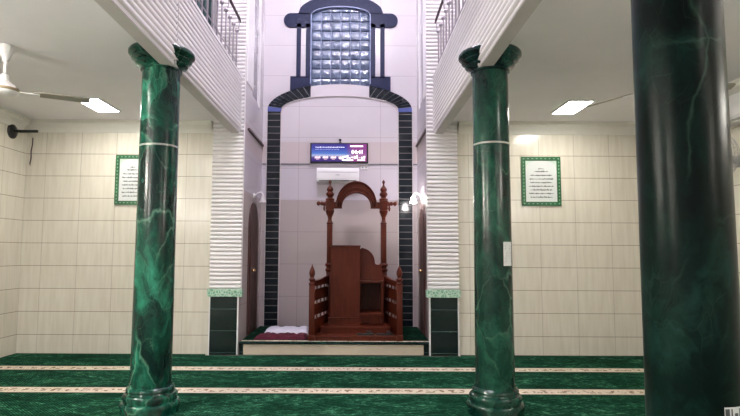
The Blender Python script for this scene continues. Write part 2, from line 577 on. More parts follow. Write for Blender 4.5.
struct(MB().box(XL - .2, XR + .2, YR - .2, YR, -0.014, ZT), 'wall_rear', M['paint'], 'pale wall at the rear of the hall', 'wall')
struct(MB().box(XL - .2, XR + .2, YR - .2, YB + .4, ZT, ZT + .15), 'ceiling', M['paint'], 'white ceiling high above the nave', 'ceiling')
struct(MB().box(XL, BL0, YR, YE, ZC, ZG), 'ceiling_left', M['paint'], 'white ceiling of the left aisle', 'ceiling')
struct(MB().box(BR1, XR, YR, YE, ZC, ZG), 'ceiling_right', M['paint'], 'white ceiling of the right aisle', 'ceiling')

# niche side walls with a tall slot window each
def side_wall(name, x0, x1, inner):
    w = MB()
    w.box(x0, x1, 7.0, 7.6, -0.014, ZT)
    w.box(x0, x1, 7.6, 8.05, -0.014, 3.55)
    w.box(x0, x1, 8.05, YB + .2, -0.014, ZT)
    return struct(w, name, M['lav_y'], 'pale tiled %s side wall of the prayer niche' % ('left' if inner > 0 else 'right'), 'wall')
side_wall('wall_niche_left', NL - .2, NL, 1)
side_wall('wall_niche_right', NR, NR + .2, -1)
for n, (xa, xb, s) in enumerate(((NL - .05, NL - .02, 1), (NR + .02, NR + .05, -1))):
    wd = struct(MB().box(xa, xb, 7.6, 8.05, 3.55, ZT), 'window_%d' % (n + 2), M['slotglass'], 'tall narrow grey window in the %s niche wall' % ('left' if s > 0 else 'right'), 'window')
    xi = NL if s > 0 else NR
    f = MB()
    f.box(min(xi, xi + s * .012), max(xi, xi + s * .012), 8.05, 8.16, 3.5, ZT)
    f.box(min(xi, xi + s * .012), max(xi, xi + s * .012), 7.16, 7.6, 3.62 if s > 0 else 3.5, ZT)
    f.build('window_frame', M['white'], wd)

# ------------------------------------------------------------------ niche back wall with a hole for the glass blocks
CX = -0.25
GX0, GX1 = -0.72, 0.232
def z_outer(x):
    t = (x - CX) / 1.155
    return 3.58 + 0.425 * math.sqrt(max(0, 1 - t * t))
def z_inner(x):
    t = (x - CX) / 0.94
    return 3.58 + 0.235 * math.sqrt(max(0, 1 - t * t))
def z_top(x):
    t = (x - (GX0 + GX1) / 2) / ((GX1 - GX0) / 2)
    return 5.155 + 0.14 * math.sqrt(max(0, 1.02 - t * t))
wb = MB()
wb.box(NL - .2, GX0, YB, YB + .2, -0.014, ZT)
wb.box(GX1, NR + .2, YB, YB + .2, -0.014, ZT)
n = 24
xs = [GX0 + (GX1 - GX0) * i / n for i in range(n + 1)]
wb.strip([(x, -0.014) for x in xs], [(x, z_outer(x)) for x in xs], YB, YB + .2)
wb.strip([(x, z_top(x)) for x in xs], [(x, ZT) for x in xs], YB, YB + .2)
struct(wb, 'wall_niche_back', M['lav_x'], 'pale tiled back wall of the prayer niche', 'wall')

# glass block window
win = struct(MB().strip([(x, z_outer(x)) for x in xs], [(x, z_top(x)) for x in xs], YB + .05, YB + .11), 'window_1', M['mortar'], 'arched glass block window high in the niche wall', 'window')
gb = MB()
bw = (GX1 - GX0) / 6
bh = 0.158
for i in range(6):
    for j in range(9):
        xa, xb = GX0 + i * bw + .008, GX0 + (i + 1) * bw - .008
        za, zb = 3.945 + j * bh + .007, 3.945 + (j + 1) * bh - .007
        k = 4
        sx = [xa + (xb - xa) * q / k for q in range(k + 1)]
        lo = [(x, max(za, z_outer(x) + .006)) for x in sx]
        hi = [(x, min(zb, z_top(x) - .008)) for x in sx]
        if min(h[1] - l[1] for h, l in zip(hi, lo)) < 0.02:
            continue
        outline = lo + hi[::-1]
        gb.prism(outline, YB + .02, YB + .05, bev=0.003)
gb.build('glass_block_pane', M['glass'], win, smooth=40)

# slate surround of the window
F0, F1 = YB - .028, YB
sur = MB()
for sgn in (-1, 1):
    def xx(d):
        return (GX0 + GX1) / 2 + sgn * d
    hw = (GX1 - GX0) / 2
    def bx(d0, d1, z0, z1, y0=F0):
        a, b = sorted((xx(d0), xx(d1)))
        sur.box(a, b, y0, F1, z0, z1)
    bx(hw, hw + .085, 4.1, 5.0)
    bx(hw + .165, hw + .235, 4.1, 5.0)
    # base block, its foot following the arch
    a, b = sorted((xx(hw), xx(hw + .33)))
    q = [a + (b - a) * i / 8 for i in range(9)]
    sur.strip([(x, max(z_outer(x) + .003, 3.86)) for x in q], [(x, 4.125) for x in q], F0, F1)
    # header arm with a rounded outer end
    pts = [(xx(hw - .0), 4.94), (xx(hw - .0), 5.175)]
    ctr = hw + .33
    arc = [(xx(ctr + .118 * math.cos(t)), 5.0575 + .118 * math.sin(t)) for t in [PI / 2 - PI * i / 14 for i in range(15)]]
    sur.prism(pts + arc, F0, F1)
surround = thing('window_surround', ((GX0 + GX1) / 2, YB, 3.9), 'dark slate surround framing the glass block window', 'window surround')
sur.build('jamb_and_header', M['slate'], surround)
arcn = 40
mx = (GX0 + GX1) / 2
ro = 0.69
lo, hi = [], []
for i in range(arcn + 1):
    x = mx - ro + 2 * ro * i / arcn
    zo = 5.17 + math.sqrt(max(0, ro * ro - (x - mx) ** 2)) * 0.45
    zi = z_top(x) if GX0 <= x <= GX1 else 5.16
    lo.append((x, zi))
    hi.append((x, max(zo, zi + .001)))
MB().strip(lo, hi, F0, F1).build('arch_head', M['slate'], surround)
e = MB()
e.strip([(x, z_top(x) - .016) for x in xs], [(x, z_top(x)) for x in xs], YB - .032, YB + .04)
e.box(GX0 - .010, GX0 + .006, YB - .032, YB + .04, 4.0, 5.16)
e.box(GX1 - .006, GX1 + .010, YB - .032, YB + .04, 4.0, 5.16)
e.build('edge_bead', M['mortar'], surround)

# black marble arch on the niche wall
arch = thing('marble_arch', (CX, YB, ZP), 'black marble arch facing set into the niche back wall behind the pulpit', 'arch')
A0, A1 = YB - .022, YB - .001
for (xa, xb) in ((-1.402, -1.194), (0.69, 0.905)):
    MB().box(xa, xb, A0, A1, ZP, 3.545).build('pilaster', M['arch_black'], arch)
    e = MB()
    e.box(xa - .014, xa, A0 + .004, A1, ZP, 3.545)
    e.box(xb, xb + .014, A0 + .004, A1, ZP, 3.545)
    e.build('edge_strip', M['joint'], arch)
def ang_pts(a):
    return ((CX + 1.155 * math.cos(a), 3.58 + 0.425 * math.sin(a)), (CX + 0.94 * math.cos(a), 3.58 + 0.235 * math.sin(a)))
for sgn in (-1, 1):
    v = MB()
    jt = MB()
    nV = 9
    a_end = math.acos(0.47 / 1.155)
    def ring_pt(a):
        (ox, oz), (ix, iz) = ang_pts(a)
        if ix - CX < 0.47:
            ix = CX + 0.47
            iz = z_inner(ix)
        return (ox, oz), (ix, iz)
    angs = [0.12 + (a_end - 0.12) * i / nV for i in range(nV + 1)]
    for i in range(nV):
        g = 0.007
        a0_, a1_ = angs[i] + g, angs[i + 1] - (g if i < nV - 1 else 0)
        A = [a0_ + (a1_ - a0_) * q / 4 for q in range(5)]
        O = [ring_pt(a)[0] for a in A]
        I = [ring_pt(a)[1] for a in A]
        for q in range(4):
            quad = [O[q], O[q + 1], I[q + 1], I[q]]
            v.prism([(CX + sgn * (p[0] - CX), p[1]) for p in quad], A0, A1)
    lo, hi = [], []
    for i in range(31):
        a = a_end * i / 30
        o_, i_ = ring_pt(a)
        lo.append((CX + sgn * (i_[0] - CX), i_[1]))
        hi.append((CX + sgn * (o_[0] - CX), o_[1]))
    jt.strip(lo, hi, A0 + .006, A1)
    jt.build('voussoir_joint', M['vjoint'], arch)
    v.build('voussoir_band', M['voussoir'], arch)
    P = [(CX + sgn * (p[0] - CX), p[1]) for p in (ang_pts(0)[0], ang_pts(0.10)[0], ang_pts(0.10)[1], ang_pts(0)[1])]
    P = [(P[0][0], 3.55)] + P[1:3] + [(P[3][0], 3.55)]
    tag(MB().prism(P, A0 - .003, A1).build('impost_glint', M['blue_glint'], arch), 'blue reflection painted as a tile')  # blue piece stands in for a reflection on the glossy marble
lo, hi = [], []
for i in range(61):
    a = PI * i / 60
    x, z = CX - .94 * math.cos(a), 3.58 + .235 * math.sin(a)
    x2, z2 = CX - .925 * math.cos(a), 3.58 + .222 * math.sin(a)
    lo.append((x2, z2))
    hi.append((x, z))
MB().strip(lo, hi, A0, A1).build('inner_bead', M['joint'], arch)

# thin dark trim lines round the niche
struct(MB().box(NL, GX0 - .0, YB - .012, YB, 2.69, 2.712).box(0.21, NR, YB - .012, YB, 2.69, 2.712), 'trim_1', M['vjoint'], 'thin grey moulding line across the niche wall', 'trim')
struct(MB().box(NL, NL + .03, 7.3, YB - .03, 2.975, 3.005), 'trim_2', M['dark_trim'], 'dark ledge on the left niche wall', 'trim')
struct(MB().box(NR - .03, NR, 7.3, YB - .03, 2.975, 3.005), 'trim_3', M['dark_trim'], 'dark ledge on the right niche wall', 'trim')

# niche doors
def niche_door(nm, x, s, ya, yb, side):
    ym = (ya + yb) / 2
    hw = (yb - ya) / 2
    def outline(k, zb=ZP + .012):
        pts = [(ym - hw * k, zb), (ym - hw * k, 1.62)]
        for i in range(1, 12):
            t = i / 12
            pts.append((ym - hw * k * math.cos(PI * t), 1.62 + (0.40 * k) * math.sin(PI * t) ** 0.85))
        pts += [(ym + hw * k, 1.62), (ym + hw * k, zb)]
        return pts
    d = MB().prism(outline(1.0), x, x + s * .012, 'YZ')
    d = struct(d, nm, M['dooredge'], 'dark brown arched door in the %s niche wall' % side, 'door')
    MB().prism(outline(.82), x + s * .012, x + s * .028, 'YZ').build('door_leaf', M['dooredge'], d)
    MB().sphere((x + s * .06, ya + .12, 1.05), .025).cyl((x + s * .028, ya + .12, 1.05), (x + s * .06, ya + .12, 1.05), .01).build('door_knob', M['knob'], d, smooth=60)
niche_door('door_1', NL, 1, 7.5, 8.2, 'left')
niche_door('door_2', NR, -1, 7.5, 8.1, 'right')

# ------------------------------------------------------------------ ribbed pillars
def rib_profile(z0, z1, pitch, depth, k=5):
    """list of (offset, z) half-round ribs from z0 to z1"""
    pts = []
    n = max(1, round((z1 - z0) / pitch))
    p = (z1 - z0) / n
    for i in range(n):
        for j in range(k):
            t = j / k
            pts.append((depth * math.sqrt(max(0, 1 - (2 * t - 1) ** 2)) ** 0.8, z0 + (i + t) * p))
    pts.append((0, z1))
    return pts

def ribbed_pillar(nm, x0, x1, side):
    y0 = 7.0
    p = MB()
    prof = rib_profile(.83, ZT - .02, .0525, .023)
    # front face ribs wrap round the inner corner with a plain core behind
    p.prism([(y0 - d, z) for d, z in prof] + [(YE, ZT - .02), (YE, .83)], x0, x1, 'YZ')
    o = struct(p, nm, M['rib'], 'ribbed white pillar at the %s mouth of the niche' % side, 'pillar', smooth=50)
    t = MB()
    t.box(x0 - .02, x1 + .02, y0 - .035, YE, .735, .83, .004)
    t.build('ornament_band', M['trim_green'], o)
    bx = (x0 + .012, x1 - .036) if side == 'left' else (x0 + .03, x1 - .012)
    MB().box(bx[0], bx[1], y0 - .005, YE, 0.0, .735).build('black_base', M['black_tile'], o)
    e = MB()
    e.box(bx[0] - .012, bx[0] + .004, y0 - .012, YE, 0.0, .735)
    e.box(bx[1] - .004, bx[1] + .012, y0 - .012, YE, 0.0, .735)
    e.build('white_edge_strip', M['white'], o)
ribbed_pillar('wall_pillar_left', -1.865, -1.462, 'left')
ribbed_pillar('wall_pillar_right', 0.937, 1.337, 'right')

# ------------------------------------------------------------------ beams with ribbed parapets
def parapet(nm, xi, xo, s, ya, yb, side, which):
    """xi inner face towards the nave; s=+1 when the nave is at +x"""
    prof = rib_profile(ZB + .03, ZPT - .035, .0525, .018)
    pts = [(xo, ZB), (xi, ZB), (xi, ZB + .03)] + [(xi + s * d, z) for d, z in prof] + [(xi, ZPT - .03), (xi + s * .02, ZPT - .03), (xi + s * .02, ZPT), (xo - s * .02, ZPT), (xo, ZPT)]
    return struct(MB().prism(pts, ya, yb), nm, M['rib'], 'ribbed white gallery parapet on the %s side of the nave, %s stretch' % (side, which), 'parapet', smooth=50)
for side, xi, xo, s in (('left', BL1, BL0, 1), ('right', BR0, BR1, -1)):
    a = parapet('wall_parapet_%s' % side, xi, xo, s, YR, 4.42, side, 'near')
    xf = xi + s * .004
    b = parapet('wall_parapet_%s_far' % side, xf, xo, s, 4.42, 7.0, side, 'far')
    prof = rib_profile(ZB, ZPT - .002, .0525, .012)
    c = MB().prism([(4.42 - d, z) for d, z in prof] + [(4.42, ZPT - .002), (4.42, ZB)], min(xi, xf + s * .012), max(xi, xf + s * .012), 'YZ')
    c.build('toothed_end', M['rib'], b, smooth=50)
    for nm, y0, y1 in (('near', YR, 4.40), ('far', 4.42, 6.98)):
        struct(MB().box(min(xi - s * .006, xo), max(xi - s * .006, xo), y0, y1, ZB - .008, ZB - .0005), 'trim_soffit_%s_%s' % (side, nm), M['soffit'], 'grey painted underside of the %s beam, %s stretch' % (side, nm), 'soffit')

# ------------------------------------------------------------------ cornices
def cornice(nm, axis, fixed, s, a, b, label):
    pr = [(0, 2.875), (.012, 2.875), (.02, 2.9), (.045, 2.93), (.085, 2.965), (.09, 3.0), (.115, 3.005), (.115, ZC), (0, ZC)]
    if axis == 'X':
        m = MB().prism([(fixed + s * d, z) for d, z in pr], a, b, 'YZ')
    else:
        m = MB().prism([(fixed + s * d, z) for d, z in pr], a, b, 'XZ')
    struct(m, nm, M['plaster'], label, 'cornice', smooth=25)
cornice('trim_4', 'X', YE, -1, XL, -1.89, 'white plaster cornice over the left end wall')
cornice('trim_5', 'Y', XL, 1, YR, YE - .115, 'white plaster cornice over the left side wall')
cornice('trim_6', 'X', YE, -1, 1.36, XR, 'white plaster cornice over the right end wall')
cornice('trim_7', 'Y', XR, -1, YR, YE - .115, 'white plaster cornice over the right side wall')

# ------------------------------------------------------------------ carpet and dais
tag(MB().prism([(XL + .004, YR + .01), (XR - .004, YR + .01), (XR - .004, YE - .002), (1.365, YE - .002), (1.365, 6.955), (-1.91, 6.955), (-1.91, YE - .002), (XL + .004, YE - .002)], -0.013, 0.0, 'XY').build('prayer_carpet', M['carpet']), 'green prayer carpet with cream row stripes across the hall floor', 'carpet')
dais = thing('dais', (CX, 7.02, 0), 'low tiled dais with a cream front across the niche', 'platform')
MB().box(NL + .004, NR - .004, 7.04, YB - .002, 0.0, ZP - .022).build('dais_block', M['black_tile'], dais)
tag(MB().box(-1.42, 0.885, 7.025, 7.04, 0.0, .128).build('riser', plain('cream_riser', (0.52, 0.45, 0.35), 0.35, var=.05), dais), 'cream tiled riser')
MB().box(NL + .004, NR - .004, 7.012, YB - .002, ZP - .024, ZP - .008, .004).build('nosing', M['cap_dark'], dais)
tag(MB().box(NL + .02, NR - .02, 7.03, YB - .024, ZP - .008, ZP).build('dais_rug', M['dais_carpet']), 'green rug with painted-in shade and a cream front stripe covering the dais', 'rug')

# ------------------------------------------------------------------ columns
def flute_fn(r, h, a):
    return r * (1 + 0.035 * math.cos(8 * a)) if h > 2.93 else r

def column(x, y, rb, rt, mat, capmat, label, ring_z, base=True):
    t = thing('marble_column', (x, y, 0), label, 'column', 'green marble columns')
    zs = ZB - .012
    sh = []
    for i in range(13):
        k = i / 12
        sh.append((rb + (rt - rb) * k, .22 + (zs - .22) * k))
    MB().lathe(sh, (x, y, 0), 48).build('shaft', mat, t, smooth=50)
    b = [(.225, 0.0), (.225, .035), (.232, .05), (.232, .075), (.222, .09), (.205, .095), (.205, .105), (.212, .118), (.212, .14), (.202, .155), (.188, .16), (.184, .172), (.188, .185), (.183, .2), (rb + .006, .212), (rb + .004, .235)]
    k = rb / .16
    MB().lathe([(r * k if i < 14 else r, h) for i, (r, h) in enumerate(b)], (x, y, 0), 48).build('base', mat, t, smooth=35)
    rr = rt + (rb - rt) * (1 - ring_z / zs)
    tag(MB().lathe([(rr + .001, -.008), (rr + .004, -.006), (rr + .004, .006), (rr + .001, .008)], (x, y, ring_z), 48).build('ring_joint', M['ring'], t, smooth=50), 'pale metal ring')
    # capital: the beam runs between its two halves
    cap = [(rt + .003, 2.842), (rt + .016, 2.848), (rt + .016, 2.862), (rt + .002, 2.868), (rt + .020, 2.880), (rt + .052, 2.892), (rt + .062, 2.904), (rt + .060, 2.912), (rt + .040, 2.916), (rt + .072, 2.930), (rt + .092, 2.944), (rt + .090, 2.952), (rt + .068, 2.956), (rt + .098, 2.968), (rt + .118, 2.986), (rt + .118, 3.006), (rt + .106, 3.022)]
    MB().lathe(cap, (x, y, 0), 64).build('capital', capmat, t, smooth=40)
    return t
colA = column(-1.675, 4.55, .163, .156, M['col_green'], M['col_green'], 'bright green veined marble column on the left between the fan and the niche', 2.19)
colB = column(1.160, 4.55, .160, .148, M['col_dark'], M['cap_dark'], 'deep green marble column right of the pulpit with a paper notice on it', 2.22)
colC = column(1.164, 1.9, .149, .142, M['col_black'], M['cap_dark'], 'almost black marble column standing closest at the right', 2.28)

# paper notices on the columns
def curved_paper(nm, cx, cy, r, a0, a1, z0, z1, label, marks):
    t = bmesh.new()
    m = MB()
    n = 8
    for i in range(n):
        q0, q1 = a0 + (a1 - a0) * i / n, a0 + (a1 - a0) * (i + 1) / n
        pts = [(cx + rr * math.cos(q), cy + rr * math.sin(q)) for rr, q in ((r, q0), (r, q1), (r + .002, q1), (r + .002, q0))]
        m.prism(pts, z0, z1, 'XY')
    t.free()
    o = thing(nm, (cx + r * math.cos((a0 + a1) / 2), cy + r * math.sin((a0 + a1) / 2), z0), label, 'notice')
    m.build('sheet', M['paper'], o)
    k = MB()
    for (u0, u1, v0, v1) in marks:
        q0, q1 = a0 + (a1 - a0) * u0, a0 + (a1 - a0) * u1
        pts = [(cx + rr * math.cos(q), cy + rr * math.sin(q)) for rr, q in ((r + .002, q0), (r + .002, q1), (r + .0028, q1), (r + .0028, q0))]
        k.prism(pts, z0 + (z1 - z0) * v0, z0 + (z1 - z0) * v1, 'XY')
    k.build('print', M['ink'], o)
curved_paper('paper_notice', 1.160, 4.55, .1555, R(-72), R(-36), 1.20, 1.395, 'small white paper notice stuck on the deep green column', [(.15, .8, .80, .84), (.15, .7, .70, .73), (.3, .9, .5, .54), (.3, .85, .40, .43), (.15, .9, .3, .33), (.2, .9, .18, .21)])
curved_paper('paper_label', 1.164, 1.9, .1486, R(-88), R(-58), .772, .818, 'torn printed label low on the almost black column', [(.02, .2, .1, .9), (.28, .34, .2, .9), (.45, .6, .1, .6), (.7, .78, .1, .9), (.88, .95, .1, .9)])

# ------------------------------------------------------------------ gallery railings
def railing(x, s, side):
    t = thing('gallery_railing', (x, 4.75, ZPT), 'metal gallery railing with ball finials on the %s parapet' % side, 'railing')
    ys = [6.9 - .2 * i for i in range(11)]
    for y in ys:
        p = MB().cyl((x, y, ZPT), (x, y, 4.19), .011, 10).build('post', M['steel'], t, smooth=40)
        MB().sphere((x, y, 4.215), .028, 14).build('ball_finial', M['steel'], p, smooth=80)
    MB().cyl((x, 4.85, 3.80), (x, 6.93, 3.80), .008, 8).build('lower_rail', M['steel'], t, smooth=40)
    MB().tube([(x + s * .03, 4.85, 4.37), (x + s * .03, 6.88, 4.37), (x + s * .03, 6.91, 4.36), (x + s * .03, 6.92, 4.33)], .017, 10).build('handrail', M['dark_trim'], t, smooth=40)
    for y in ys[::3]:
        b = MB()
        b.tube([(x, y, 4.18), (x + s * .025, y, 4.27), (x + s * .03, y, 4.36)], .007, 8)
        b.build('rail_bracket', M['steel'], t, smooth=40)
railing(-1.565, 1, 'left')
railing(1.09, -1, 'right')

# curtain on the left gallery's end wall
cu = thing('gallery_curtain', (-2.6, 6.99, ZG), 'dark teal pleated curtain at the end of the left gallery', 'curtain')
pts_f, pts_b = [], []
k = 90
for i in range(k + 1):
    x = -3.5 + 1.58 * i / k
    d = .022 * math.sin(i * 2 * PI / 5)
    pts_f.append((x, 7.0 + d))
    pts_b.append((x, 7.01 + d))
c = MB()
for i in range(k):
    c.prism([pts_f[i], pts_f[i + 1], pts_b[i + 1], pts_b[i]], ZG + .03, 5.6, 'XY')
c.build('pleats', M['curtain'], cu, smooth=60)
MB().cyl((-3.55, 6.96, 4.42), (-1.95, 6.96, 4.42), .008, 8).build('tie_bar', M['grey'], cu)
MB().cyl((-3.6, 7.0, 5.62), (-1.9, 7.0, 5.62), .02, 10).build('curtain_rod', M['steel'], cu, smooth=40)

# ------------------------------------------------------------------ lamps
def ceiling_panel(x, y, mat, label):
    t = thing('ceiling_light', (x, y, ZC), label, 'ceiling light', 'square aisle ceiling lights')
    f = MB()
    w_, l_ = .13, .275
    for (a, b, c, d) in ((-w_ - .015, -w_, -l_ - .015, l_ + .015), (w_, w_ + .015, -l_ - .015, l_ + .015), (-w_, w_, -l_ - .015, -l_), (-w_, w_, l_, l_ + .015)):
        f.box(x + a, x + b, y + c, y + d, ZC - .02, ZC)
    f.build('frame', M['white'], t)
    MB().box(x - w_, x + w_, y - l_, y + l_, ZC - .012, ZC - .001).build('diffuser', mat, t)
    return t
ceiling_panel(-3.02, 6.21, M['panel_l'], 'glowing ceiling light of the left aisle beyond the fan')
ceiling_panel(-2.965, 3.45, M['panel_l'], 'ceiling light of the left aisle over the middle rows')
ceiling_panel(-2.965, 0.75, M['panel_l'], 'ceiling light of the left aisle at the back rows')
ceiling_panel(2.54, 6.22, M['panel_r'], 'glowing ceiling light of the right aisle near the framed text')
ceiling_panel(2.50, 2.6, M['panel_r'], 'ceiling light of the right aisle over the middle rows')
ceiling_panel(2.50, -0.6, M['panel_r'], 'ceiling light of the right aisle at the back rows')

CHY, CHZ = 5.2, 6.1
ch = thing('chandelier', (-.22, CHY, 5.7), 'three-globe chandelier hanging in front of the niche above the glass blocks', 'chandelier')
MB().cyl((-.22, CHY, CHZ + .1), (-.22, CHY, ZT), .012).cyl((-.78, CHY, CHZ + .13), (.34, CHY, CHZ + .13), .012).lathe([(.05, 0), (.07, .03), (.04, .06), (.012, .1)], (-.22, CHY, CHZ + .1)).lathe([(.07, 0), (.07, .03)], (-.22, CHY, ZT - .03)).build('stem', M['brass_dark'], ch, smooth=40)
for gx in (-.78, -.22, .34):
    MB().sphere((gx, CHY, CHZ), .105, 24).build('globe', M['globe'], ch, smooth=80)

def fill_tube(nm_label, x, s_, y, mat):  # fill lights added out of view to lift aisle ceilings and columns
    t = thing('fill_tube', (x, y, 2.3), nm_label, 'tube light', 'added fill tubes')
    MB().box(min(x, x + s_ * .04), max(x, x + s_ * .04), y - .62, y + .62, 2.33, 2.39, .005).build('fill_tube_batten', M['white'], t)
    MB().cyl((x + s_ * .07, y - .58, 2.36), (x + s_ * .07, y + .58, 2.36), .028, 16).build('tube', mat, t, smooth=50)
    e = MB()
    for yy in (y - .60, y + .58):
        MB().box(min(x + s_ * .04, x + s_ * .1), max(x + s_ * .04, x + s_ * .1), yy, yy + .02, 2.33, 2.39, .004).build('fill_tube_holder', M['white'], t)
fill_tube('added fill tube on the left aisle wall beside the fan', XL, 1, 2.0, M['fill_tube_l'])
fill_tube('added fill tube at the rear of the left aisle wall', XL, 1, -1.2, M['fill_tube_l'])
fill_tube('added fill tube on the right aisle wall behind the closest column', XR, -1, 1.6, M['fill_tube_r'])
fill_tube('added fill tube at the rear of the right aisle wall', XR, -1, -1.2, M['fill_tube_r'])

# wall sconces
def sconce(x, s, y, lit, label):
    t = thing('wall_sconce', (x, y, 2.0), label, 'wall lamp', 'niche wall lamps')
    MB().lathe([(.045, 0), (.045, .012), (.03, .022)], (x, y, 2.12), 20, 'X' if s > 0 else '-X').build('wall_plate', M['white'], t, smooth=40)
    MB().tube([(x + s * .015, y, 2.12), (x + s * .06, y, 2.17), (x + s * .11, y, 2.18), (x + s * .135, y, 2.15), (x + s * .135, y, 2.125)], .008).build('arm', M['white'], t, smooth=60)
    MB().lathe([(.018, .1), (.026, .075), (.034, .04), (.052, .0), (.049, .0), (.03, .04), (.022, .07)], (x + s * .135, y, 2.03), 24).build('bell_shade', M['shade'] if not lit else M['bulb'], t, smooth=50)
    MB().sphere((x + s * .135, y, 2.045), .028, 16).build('bulb', M['bulb'] if lit else M['shade'], t, smooth=80)
sconce(NL, 1, 7.85, False, 'unlit bell-shaped wall lamp on the left niche wall')
sconce(NR, -1, 7.85, True, 'lit bell-shaped wall lamp on the right niche wall')

# ------------------------------------------------------------------ ceiling fans
def fan(x, y, a0, label, dz=0.0, tilt=-11):
    t = thing('ceiling_fan', (x, y, 2.6), label, 'ceiling fan', 'aisle ceiling fans')
    MB().lathe([(.024, 2.885), (.028, 2.91), (.05, 2.965), (.066, 3.005), (.068, ZC - .001)], (x, y, 0), 28).build('canopy', M['white'], t, smooth=40)
    MB().cyl((x, y, 2.73), (x, y, 2.89), .013).lathe([(.03, 2.725), (.035, 2.74), (.03, 2.775), (.015, 2.785)], (x, y, 0), 20).build('down_rod', M['white'], t, smooth=40)
    mo = MB().lathe([(.05, 2.592), (.085, 2.598), (.105, 2.614), (.112, 2.63), (.112, 2.658), (.102, 2.676), (.06, 2.70), (.03, 2.73)], (x, y, 0), 36).build('motor_housing', M['white'], t, smooth=40)
    tag(MB().lathe([(.1125, 2.632), (.1155, 2.636), (.1155, 2.652), (.1125, 2.656)], (x, y, 0), 36).build('motor_band', M['brass_dark'], mo, smooth=40), 'bronze band')
    for i in range(3):
        a = a0 + i * 2 * PI / 3
        m = Matrix.Translation((x, y, 2.64 + dz)) @ Matrix.Rotation(a, 4, 'Z') @ Matrix.Rotation(R(tilt), 4, 'X')
        b = MB()
        tb = bmesh.new()
        out = [(.20, -.045), (.27, -.058), (.62, -.066), (.645, -.05), (.65, 0), (.645, .05), (.62, .06), (.27, .052), (.20, .04)]
        va = [tb.verts.new((u, v * .78, -.004)) for u, v in out]
        vb = [tb.verts.new((u, v * .78, .004)) for u, v in out]
        tb.faces.new(va[::-1]); tb.faces.new(vb)
        for j in range(len(out)):
            tb.faces.new((va[j], va[(j + 1) % len(out)], vb[(j + 1) % len(out)], vb[j]))
        b.merge(tb, m)
        bl = b.build('blade', M['blade'], t)
        br = MB()
        br.box(.11, .26, -.02, .02, -.012, -.004, mat=m)
        br.build('blade_iron', M['white'], bl)
fan(-2.94, 4.42, R(28), 'white ceiling fan over the left aisle')
fan(2.47, 4.40, R(116), 'white ceiling fan over the right aisle, partly behind the closest column', .04, -15)

# ------------------------------------------------------------------ framed texts on the end walls
def poster(x0, x1, z0, z1, label, arch_top):
    t = thing('framed_text', ((x0 + x1) / 2, YE, z0), label, 'framed text')
    fw = .052
    y0, y1 = YE - .022, YE - .001
    f = MB()
    f.box(x0, x1, y0, y1, z1 - fw, z1, .003).box(x0, x1, y0, y1, z0, z0 + fw, .003).box(x0, x0 + fw, y0, y1, z0 + fw, z1 - fw).box(x1 - fw, x1, y0, y1, z0 + fw, z1 - fw)
    fo = f.build('frame', M['pgreen'], t)
    d = MB()
    nx = 9
    for i in range(nx):
        xa = x0 + .03 + (x1 - x0 - .06) * i / (nx - 1)
        for zc in (z0 + fw / 2, z1 - fw / 2):
            d.box(xa - .010, xa + .010, y0 - .002, y0, zc - .006, zc + .006)
    nz = 14
    for i in range(nz):
        za = z0 + .03 + (z1 - z0 - .06) * i / (nz - 1)
        for xc in (x0 + fw / 2, x1 - fw / 2):
            d.box(xc - .006, xc + .006, y0 - .002, y0, za - .010, za + .010)
    d.build('frame_inlay', M['pdash'], fo)
    pa = MB().box(x0 + fw, x1 - fw, YE - .012, YE - .004, z0 + fw, z1 - fw).build('sheet', M['paper'], t)
    px0, px1, pz0, pz1 = x0 + fw, x1 - fw, z0 + fw, z1 - fw
    W_, H_ = px1 - px0, pz1 - pz0
    # green corner ornaments that leave a pointed arch over the heading
    for s in (-1, 1):
        k = MB()
        xm = (px0 + px1) / 2
        pts = [(xm + s * W_ * .5, pz1), (xm + s * W_ * .12, pz1)]
        for i in range(1, 9):
            q = i / 8
            pts.append((xm + s * W_ * (.12 + .38 * math.sin(q * PI / 2)), pz1 - H_ * .20 * (1 - math.cos(q * PI / 2)) - .004))
        k.prism(pts, YE - .0125, YE - .012)
        k.build('corner_ornament', M['orn'], pa)
    r = random.Random(int(x0 * 100))
    g = MB()
    rows = [(.80, .18), (.735, .42)] + [(.64 - .088 * i, .78 if i % 2 else .70) for i in range(7)]
    for zr, wr in rows:
        zc = pz0 + H_ * zr
        x = (px0 + px1) / 2 - W_ * wr / 2
        xe = (px0 + px1) / 2 + W_ * wr / 2
        g.box(x, xe, YE - .0133, YE - .012, zc - .003, zc + .003)
        while x < xe - .01:
            ln = r.uniform(.008, .026)
            if r.random() < .75:
                up = r.uniform(.003, .016)
                g.box(x, x + .006, YE - .0133, YE - .012, zc, zc + up)
                g.box(x, x + ln * .7, YE - .0133, YE - .012, zc - r.uniform(.003, .009), zc + r.uniform(.003, .008))
            x += ln
    g.build('lettering', M['ink'], pa)
poster(-3.155, -2.70, 1.915, 2.575, 'green framed text sheet on the left end wall beside the bright green column', True)
poster(2.19, 2.705, 1.925, 2.575, 'green framed text sheet on the right end wall', True)

# ------------------------------------------------------------------ wall fittings at the aisle corners
br = thing('wall_bracket', (XL, 6.73, 2.73), 'black rod bracket with round plate high in the left corner', 'bracket')
MB().lathe([(.095, 0), (.095, .012), (.08, .025), (.03, .035)], (XL, 6.73, 2.815), 28, 'X').build('wall_plate', M['black'], br, smooth=40)
MB().cyl((XL + .02, 6.73, 2.815), (XL + .325, 6.73, 2.815), .018, 16).build('rod', M['black'], br, smooth=40)
tag(MB().tube([(-4.27, YE - .008, 2.80), (-4.272, YE - .008, 2.7), (-4.285, YE - .008, 2.62), (-4.28, YE - .008, 2.53), (-4.292, YE - .008, 2.45), (-4.285, YE - .008, 2.43)], .007).build('hanging_wire', M['dark_trim'], smooth=60), 'loose brown wire hanging on the tiles in the left corner', 'wire')

